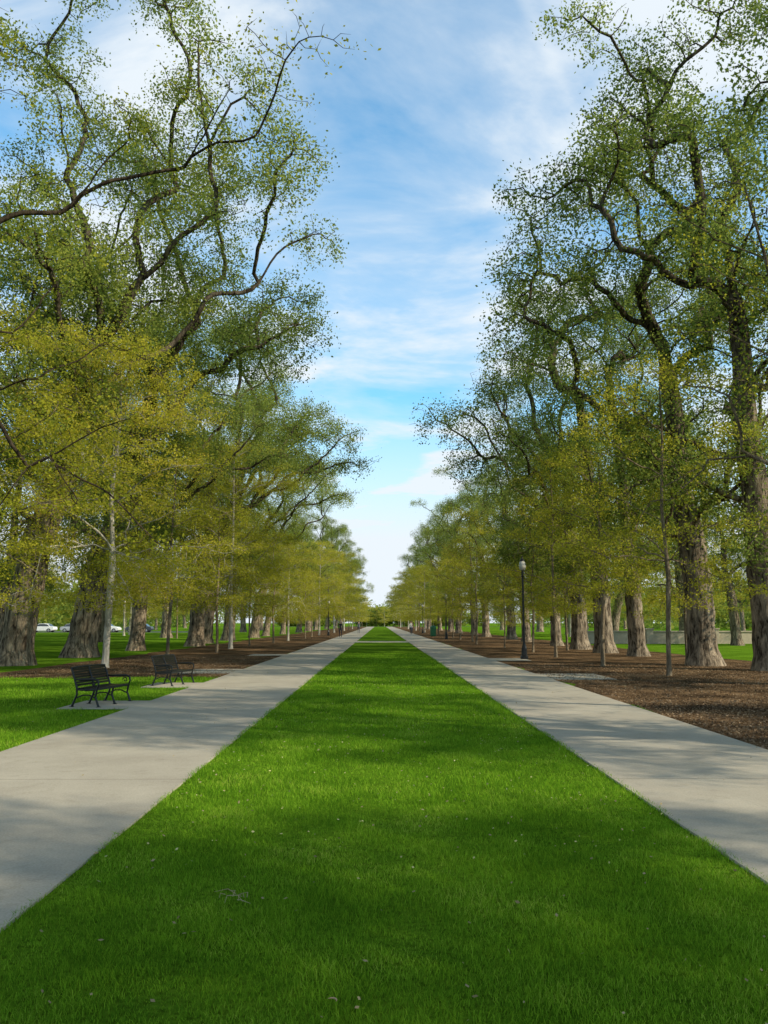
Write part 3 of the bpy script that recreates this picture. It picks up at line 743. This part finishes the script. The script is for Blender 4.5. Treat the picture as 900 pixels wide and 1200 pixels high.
w = bpy.data.worlds.new("World"); scene.world = w; w.use_nodes = True
nt = w.node_tree; nt.nodes.clear()
out = nt.nodes.new("ShaderNodeOutputWorld"); bg = nt.nodes.new("ShaderNodeBackground"); bg.inputs[1].default_value = .13
sky = nt.nodes.new("ShaderNodeTexSky"); sky.sky_type = 'NISHITA'; sky.sun_disc = False
sky.sun_elevation = math.radians(EL); sky.sun_rotation = math.atan2(to_sun.x, to_sun.y); sky.air_density = 1.0; sky.dust_density = .6; sky.ozone_density = 1.6
tint = N(nt, "ShaderNodeMix", data_type='RGBA', blend_type='MULTIPLY'); tint.inputs[0].default_value = 1; tint.inputs[7].default_value = (.85, 1.95, 2.15, 1)
nt.links.new(sky.outputs[0], tint.inputs[6])
tc = nt.nodes.new("ShaderNodeTexCoord"); sp = nt.nodes.new("ShaderNodeSeparateXYZ"); nt.links.new(tc.outputs["Generated"], sp.inputs[0])
zc = N(nt, "ShaderNodeMath", operation='MAXIMUM'); zc.inputs[1].default_value = .03; nt.links.new(sp.outputs["Z"], zc.inputs[0])
zz = N(nt, "ShaderNodeMath", operation='ADD'); zz.inputs[1].default_value = .12; nt.links.new(zc.outputs[0], zz.inputs[0])
dx = N(nt, "ShaderNodeMath", operation='DIVIDE'); nt.links.new(sp.outputs["X"], dx.inputs[0]); nt.links.new(zz.outputs[0], dx.inputs[1])
dy = N(nt, "ShaderNodeMath", operation='DIVIDE'); nt.links.new(sp.outputs["Y"], dy.inputs[0]); nt.links.new(zz.outputs[0], dy.inputs[1])
cb = N(nt, "ShaderNodeCombineXYZ"); nt.links.new(dx.outputs[0], cb.inputs[0]); nt.links.new(dy.outputs[0], cb.inputs[1])
mp = N(nt, "ShaderNodeMapping"); mp.inputs["Rotation"].default_value = (0, 0, math.radians(25)); mp.inputs["Scale"].default_value = (1.0, 1.35, 1); mp.inputs["Location"].default_value = (7.1, 2.4, 0)
nt.links.new(cb.outputs[0], mp.inputs[0])
no = N(nt, "ShaderNodeTexNoise"); no.inputs["Scale"].default_value = 1.7; no.inputs["Detail"].default_value = 10; no.inputs["Roughness"].default_value = .57; no.inputs["Distortion"].default_value = .35
nt.links.new(mp.outputs[0], no.inputs["Vector"])
cr = ramp(nt, no.outputs["Fac"], [(.36, (0.12, 0.12, 0.12)), (.48, (.42, .42, .42)), (.60, (.98, .98, .98))])
l1 = N(nt, "ShaderNodeMath", operation='MULTIPLY'); l1.inputs[1].default_value = .88; nt.links.new(dx.outputs[0], l1.inputs[0])
l2 = N(nt, "ShaderNodeMath", operation='MULTIPLY_ADD'); l2.inputs[1].default_value = -.48; nt.links.new(dy.outputs[0], l2.inputs[0]); nt.links.new(l1.outputs[0], l2.inputs[2])
l3 = N(nt, "ShaderNodeMath", operation='ADD'); l3.inputs[1].default_value = .318; nt.links.new(l2.outputs[0], l3.inputs[0])
l4 = N(nt, "ShaderNodeMath", operation='ABSOLUTE'); nt.links.new(l3.outputs[0], l4.inputs[0])
l5 = N(nt, "ShaderNodeMapRange"); l5.interpolation_type = 'SMOOTHSTEP'; l5.inputs[1].default_value = 0; l5.inputs[2].default_value = .018; l5.inputs[3].default_value = .16; l5.inputs[4].default_value = 0
nt.links.new(l4.outputs[0], l5.inputs[0])
l6 = N(nt, "ShaderNodeMapRange"); l6.inputs[1].default_value = 1.12; l6.inputs[2].default_value = 1.3; l6.inputs[3].default_value = 1; l6.inputs[4].default_value = 0; nt.links.new(dy.outputs[0], l6.inputs[0])
l7 = N(nt, "ShaderNodeMath", operation='MULTIPLY'); nt.links.new(l5.outputs[0], l7.inputs[0]); nt.links.new(l6.outputs[0], l7.inputs[1])
hz = N(nt, "ShaderNodeMapRange"); hz.inputs[1].default_value = .10; hz.inputs[2].default_value = .29; hz.inputs[3].default_value = 1.0; hz.inputs[4].default_value = 0
nt.links.new(sp.outputs["Z"], hz.inputs[0])
mxm = N(nt, "ShaderNodeMath", operation='MAXIMUM'); nt.links.new(cr.outputs[0], mxm.inputs[0]); nt.links.new(hz.outputs[0], mxm.inputs[1])
mxn = N(nt, "ShaderNodeMath", operation='ADD'); mxn.use_clamp = True; nt.links.new(mxm.outputs[0], mxn.inputs[0]); nt.links.new(l7.outputs[0], mxn.inputs[1])
mx = N(nt, "ShaderNodeMix", data_type='RGBA'); mx.inputs[7].default_value = (6.6, 7.2, 7.7, 1)
nt.links.new(mxn.outputs[0], mx.inputs[0]); nt.links.new(tint.outputs[2], mx.inputs[6])
zd = N(nt, "ShaderNodeMapRange"); zd.inputs[1].default_value = .63; zd.inputs[2].default_value = .80; zd.inputs[3].default_value = 1.0; zd.inputs[4].default_value = .25  # sky dimmed overhead, above the view, to reduce fill light in the shadows
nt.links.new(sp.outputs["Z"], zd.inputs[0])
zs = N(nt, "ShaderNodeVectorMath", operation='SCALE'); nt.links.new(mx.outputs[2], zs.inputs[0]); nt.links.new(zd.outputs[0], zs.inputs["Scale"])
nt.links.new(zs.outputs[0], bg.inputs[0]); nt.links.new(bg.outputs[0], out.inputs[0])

scene.view_settings.view_transform = 'Standard'; scene.view_settings.look = 'None'; scene.view_settings.exposure = 0
